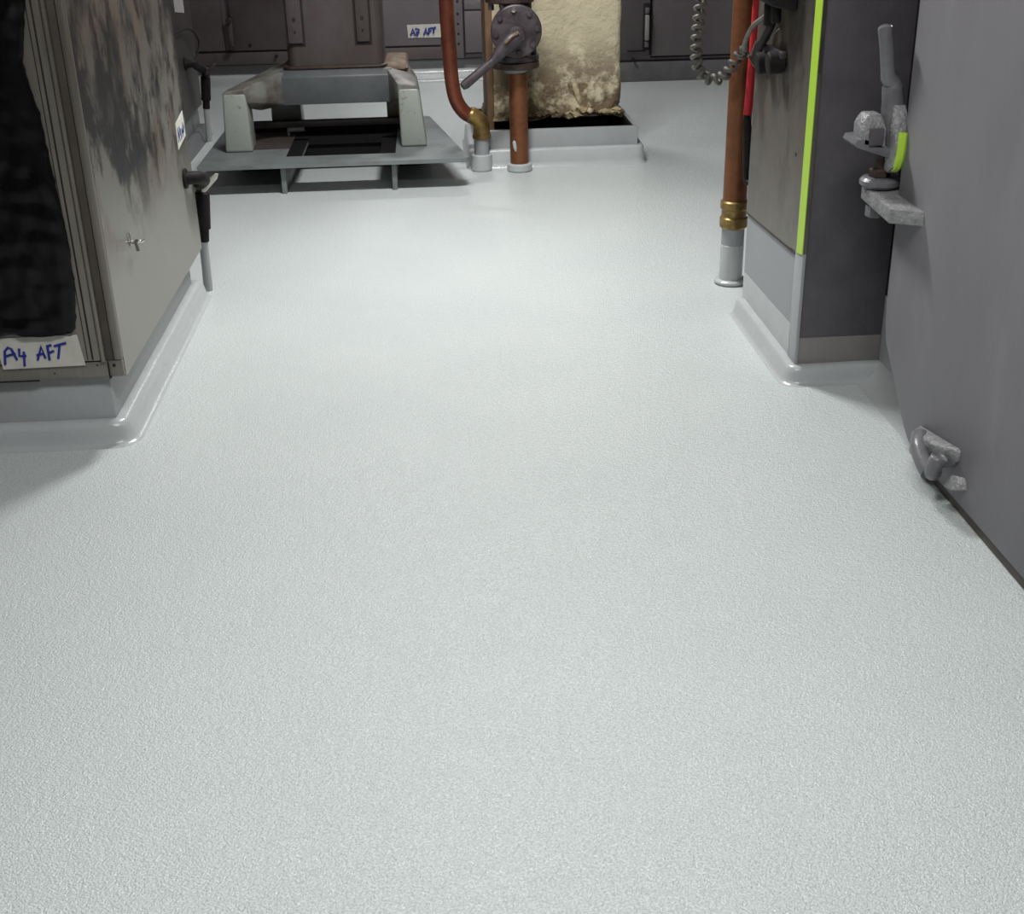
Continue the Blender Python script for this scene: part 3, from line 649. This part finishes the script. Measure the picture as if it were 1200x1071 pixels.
# ------------------------------------------------------------------ right pillar
t = thing('bulkhead_pillar', 'dark grey pillar with steel clad side and lime tape down its corner', 'pillar', (1.1, 3.48, 0))
b = nb(); box(b, .985, 1.2165, 3.17, 3.79, .0, 2.445, .003); obj('pillar_core', b, M_dark, t)
b = nb(); box(b, .983, 1.216, 3.1675, 3.79, .0, .124, .002); obj('painted_foot', b, M_browngrey, t, label='brownish grey band at the foot')
b = nb(); prism(b, [(3.235, .0), (3.785, .0), (3.785, .13), (3.235, .14)], 0, .9785, .985); obj('side_foot', b, M_cove, t, label='light grey coated band low on the side')
b = nb(); prism(b, [(3.235, .14), (3.785, .13), (3.785, .40), (3.235, .40)], 0, .980, .985); obj('side_primer', b, M_upper, t, label='mid grey primed area low on the side')
b = nb(); prism(b, [(3.165, .0), (3.236, .0), (3.236, .36), (3.165, .365)], 0, .976, .985, .001); obj('corner_strip', b, M_band, t)
b = nb(); prism(b, [(3.164, .362), (3.30, .345), (3.785, .322), (3.785, 2.44), (3.164, 2.44)], 0, .9755, .985); obj('steel_cladding', b, M_colss, t, label='dirty steel sheet on the side')
b = nb(); prism(b, [(3.166, .360), (3.222, .352), (3.222, 2.44), (3.166, 2.44)], 0, .9735, .9757); obj('lime_tape', b, M_green, t, smooth=0, label='lime green tape')
b = nb(); prism(b, [(3.24, .344), (3.24, .340), (3.785, .318), (3.785, .323)], 0, .9745, .977); obj('cladding_gap', b, M_ironb, t, smooth=0)
b = nb(); cyl(b, (.974, 3.30, .60), (.977, 3.30, .60), .006, 8); obj('screw', b, M_ironb, t)
cove([(.979, 3.76), (.979, 3.163), (1.217, 3.163)], t, seed=21, prof=[(-.006, 0), (-.006, .049), (.010, .050), (.019, .048), (.025, .041), (.029, .028), (.033, .012), (.038, .003), (.048, .0004), (.048, 0)])
b = nb()
Rw = [(1.2165, 3.163), (1.2165, 2.55)]
cove(Rw, wr, seed=23, prof=[(-.002, 0), (-.002, .05), (.006, .047), (.016, .034), (.032, .018), (.05, .007), (.075, .0006), (.075, 0)])

# coiled cable and socket on the pillar's steel side
t = thing('coiled_cable', 'coiled grey-beige cable looping across the right copper pipe', 'cable', (.9, 3.93, .7))
path = spline([(.868, 3.94, 2.44), (.866, 3.94, 1.9), (.856, 3.94, 1.4), (.844, 3.94, 1.05), (.834, 3.94, .92), (.828, 3.94, .80), (.836, 3.94, .742), (.866, 3.94, .707), (.900, 3.935, .706), (.925, 3.92, .728), (.948, 3.90, .772), (.965, 3.87, .80)], 40)
def coil(b, path, R, r, pitch, n=7):
    # resample by arc length
    L_ = [0]
    for a, c in zip(path, path[1:]): L_.append(L_[-1]+(c-a).length)
    tot = L_[-1]; steps = int(tot/pitch*14); pts = []; i = 0
    for k in range(steps+1):
        s = tot*k/steps
        while i < len(L_)-2 and L_[i+1] < s: i += 1
        u = (s-L_[i])/max(1e-9, L_[i+1]-L_[i]); p = path[i].lerp(path[i+1], u)
        tg = (path[min(i+3, len(path)-1)]-path[max(i-3, 0)]).normalized()
        s1 = tg.cross(Vector((0, 1, 0))).normalized(); s2 = tg.cross(s1)
        a = 2*PI*s/pitch
        pts.append(p + (s1*math.cos(a)+s2*math.sin(a))*R)
    tube(b, pts, r, n); return b
b = coil(nb(), path, .0130, .0072, .0285); obj('coil', b, M_cable, t, smooth=80)
b = nb(); tube(b, spline([(.965, 3.87, .80), (.945, 3.80, .81), (.925, 3.72, .84), (.93, 3.66, .89), (.955, 3.58, .94), (.962, 3.5, 1.05)], 8), .0075, 8)
obj('cable_tail', b, M_cable, t, smooth=80)
b = nb(); tube(b, spline([(.955, 3.80, .79), (.945, 3.72, .81), (.945, 3.66, .85), (.955, 3.55, .88), (.960, 3.48, .905)], 8), .0035, 8); obj('thin_wire', b, M_cable, t, smooth=80)
b = nb(); tube(b, spline([(.955, 3.80, .80), (.958, 3.74, .775), (.965, 3.67, .765), (.972, 3.60, .772)], 6), .004, 8); obj('thin_wire', b, M_cable, t, smooth=80)

t = thing('cable_plug', 'dark round plug and socket on the steel side of the right pillar', 'plug', (.96, 3.54, .80))
b = nb(); cyl(b, (.976, 3.60, .80), (.930, 3.60, .795), .030, 18, .004); obj('plug_body', b, M_black, t)
b = nb(); cyl(b, (.9755, 3.48, .815), (.930, 3.48, .812), .030, 18, .004); obj('plug_body', b, M_black, t)
b = nb(); box(b, .955, .9755, 3.45, 3.66, .825, .845, .004); obj('socket_plate', b, M_iron, t)
b = nb(); tube(b, spline([(.955, 3.72, .79), (.950, 3.64, .84), (.945, 3.56, .88), (.945, 3.50, .94), (.950, 3.48, 1.1), (.96, 3.46, 1.5)], 8), [.012]*41, 12); obj('black_lead', b, M_black, t, smooth=80)
t = thing('junction_box', 'dark cluster of fittings high on the steel side of the right pillar', 'junction box', (.95, 3.5, 1.0))
b = nb(); hull(b, [(.9755, 3.38, .95), (.9755, 3.62, .955), (.9755, 3.36, 1.15), (.9755, 3.62, 1.15), (.90, 3.40, .97), (.90, 3.58, .975), (.90, 3.40, 1.15), (.90, 3.58, 1.15)], .01); obj('box_body', b, M_black, t)
b = nb(); cyl(b, (.938, 3.52, .905), (.938, 3.52, .965), .016, 14, .003); obj('cable_gland', b, M_black, t)
b = nb(); cyl(b, (.938, 3.45, .92), (.938, 3.45, .965), .013, 14, .003); obj('cable_gland', b, M_black, t)
b = nb(); cyl(b, (1.00, 3.9, .945), (1.00, 3.90, 1.06), .034, 18, .006); tag(obj('brass_fitting', b, M_brass, org=(1.0, 3.9, .93)), 'dull brass fitting at the top of the red sleeved cable', 'fitting')

# ------------------------------------------------------------------ steel door with rounded corner at right
b = nb(); poly = [(1.5, .030), (2.56, .026), (2.62, .027), (2.66, .036), (2.70, .060), (2.745, .098), (2.79, .140), (2.84, .182), (2.870, .210), (2.889, .25), (2.899, .31), (2.907, 2.1), (1.5, 2.1)]
prism(b, poly, 0, 1.115, 1.165, .004); door = struct('door_1', b, M_door, smooth=30)
b = nb(); box(b, 1.14, 1.20, 1.5, 2.58, .056, 2.0); obj('rubber_seal', b, M_black, door, label='black rubber seal behind the door')
b = nb(); box(b, 1.122, 1.2165, 1.5, 2.575, 0, .055, .004); struct('door_gap_shade', b, M_groove, smooth=0)  # dark strip standing in for the shadow in the gap under the door
# near wall panel beyond the door edge, out of view
# clamp 1: arm on door, spindle, washer, tilted plate, square head and upright handle
b = nb(); prism(b, [(1.063, 3.01), (1.082, 3.025), (1.125, 3.02), (1.150, 2.985), (1.150, 2.915), (1.116, 2.90), (1.116, 2.728), (1.048, 2.765)], 2, .546, .580, .003)
a1 = obj('clamp_arm', b, M_glump, door, label='thick lumpy painted clamp arm', smooth=40)
b = nb(); cyl(b, (1.095, 2.975, .585), (1.095, 2.975, .69), .018, 14); obj('spindle', b, M_ironb, a1)
b = nb(); cyl(b, (1.095, 2.975, .583), (1.095, 2.975, .607), .050, 26, .007); obj('washer', b, M_ghand, a1)
b = nb(); cyl(b, (1.092, 2.975, .606), (1.092, 2.975, .628), .026, 6, .003); obj('nut', b, M_ironb, a1)
b = nb(); cyl(b, (1.088, 2.975, .540), (1.088, 2.975, .508), .022, 6, .003); obj('lower_nut', b, M_ghand, a1)
b = nb(); prism(b, [(1.005, .697), (1.011, .708), (1.034, .710), (1.125, .672), (1.130, .664), (1.118, .656), (1.09, .662), (1.012, .689)], 1, 2.925, 3.02, .003); obj('tilted_plate', b, M_ghand, a1)
b = nb(); hull(b, [(1.024, 2.925, .692), (1.082, 2.925, .68), (1.024, 3.0, .69), (1.08, 3.0, .68), (1.022, 2.925, .738), (1.080, 2.925, .733), (1.034, 2.94, .764), (1.070, 2.94, .764), (1.034, 2.99, .764), (1.07, 2.99, .764), (1.022, 3.0, .74), (1.08, 3.0, .735)], .006); obj('square_head', b, M_glump, a1)
b = nb(); box(b, 1.038, 1.072, 2.918, 2.926, .694, .734, .002); obj('head_recess', b, M_dark, a1)
b = nb(); tube(b, spline([(1.112, 2.965, .665), (1.108, 2.965, .74), (1.100, 2.965, .80), (1.094, 2.962, .832)], 5) + spline([(1.082, 2.960, .846), (1.073, 2.957, .90), (1.062, 2.953, .950), (1.061, 2.953, .955), (1.0605, 2.953, .958)], 4), [.029]*8+[.0275, .026, .0255, .025, .0245, .024, .022, .020, .0185]+[.0170]*11+[.0150]+[.014, .012, .010, .005], 16); obj('handle', b, M_ghand, a1, smooth=60, label='upright bent grey handle')
b = nb(); prism(b, [(2.955, .628), (2.930, .626), (2.903, .643), (2.893, .68), (2.895, .72), (2.910, .765), (2.930, .785), (2.95, .775)], 0, 1.092, 1.122, .004); obj('keeper_plate', b, M_glump, a1)
b = nb(); tube(b, spline([(1.107, 2.921, .640), (1.108, 2.902, .652), (1.109, 2.8925, .682), (1.110, 2.893, .728)], 5), .0125, 8); obj('lime_tape', b, M_green, a1, label='lime green tape on the keeper edge')
# clamp 2, low and nearer
b = nb(); hull(b, [(1.117, 2.60, .03), (1.117, 2.60, .105), (1.117, 2.37, .150), (1.117, 2.36, .11), (1.080, 2.57, .05), (1.080, 2.57, .108), (1.082, 2.42, .138), (1.100, 2.45, .06)], .008, 3); wobble(b, .005, 35)
c2 = obj('clamp_arm', b, M_glump, door, label='small lumpy painted clamp low on the door', smooth=50)
b = nb(); tube(b, spline([(1.095, 2.54, .105), (1.075, 2.50, .100), (1.070, 2.46, .085), (1.073, 2.42, .068)], 5), .019, 14); obj('clamp_lug', b, M_ghand, c2, smooth=60)
b = nb(); tube(b, spline([(1.088, 2.43, .068), (1.074, 2.405, .078), (1.068, 2.385, .105), (1.070, 2.375, .125), (1.071, 2.374, .129)], 4), [.018]*10+[.0195]*3+[.019, .016, .012, .006], 16); obj('clamp_knob', b, M_ghand, c2, smooth=60)
b = nb(); hull(b, [(1.085, 2.37, .06), (1.117, 2.37, .055), (1.085, 2.33, .07), (1.117, 2.31, .075), (1.095, 2.36, .095), (1.117, 2.33, .100)], .004); obj('clamp_foot', b, M_glump, c2)
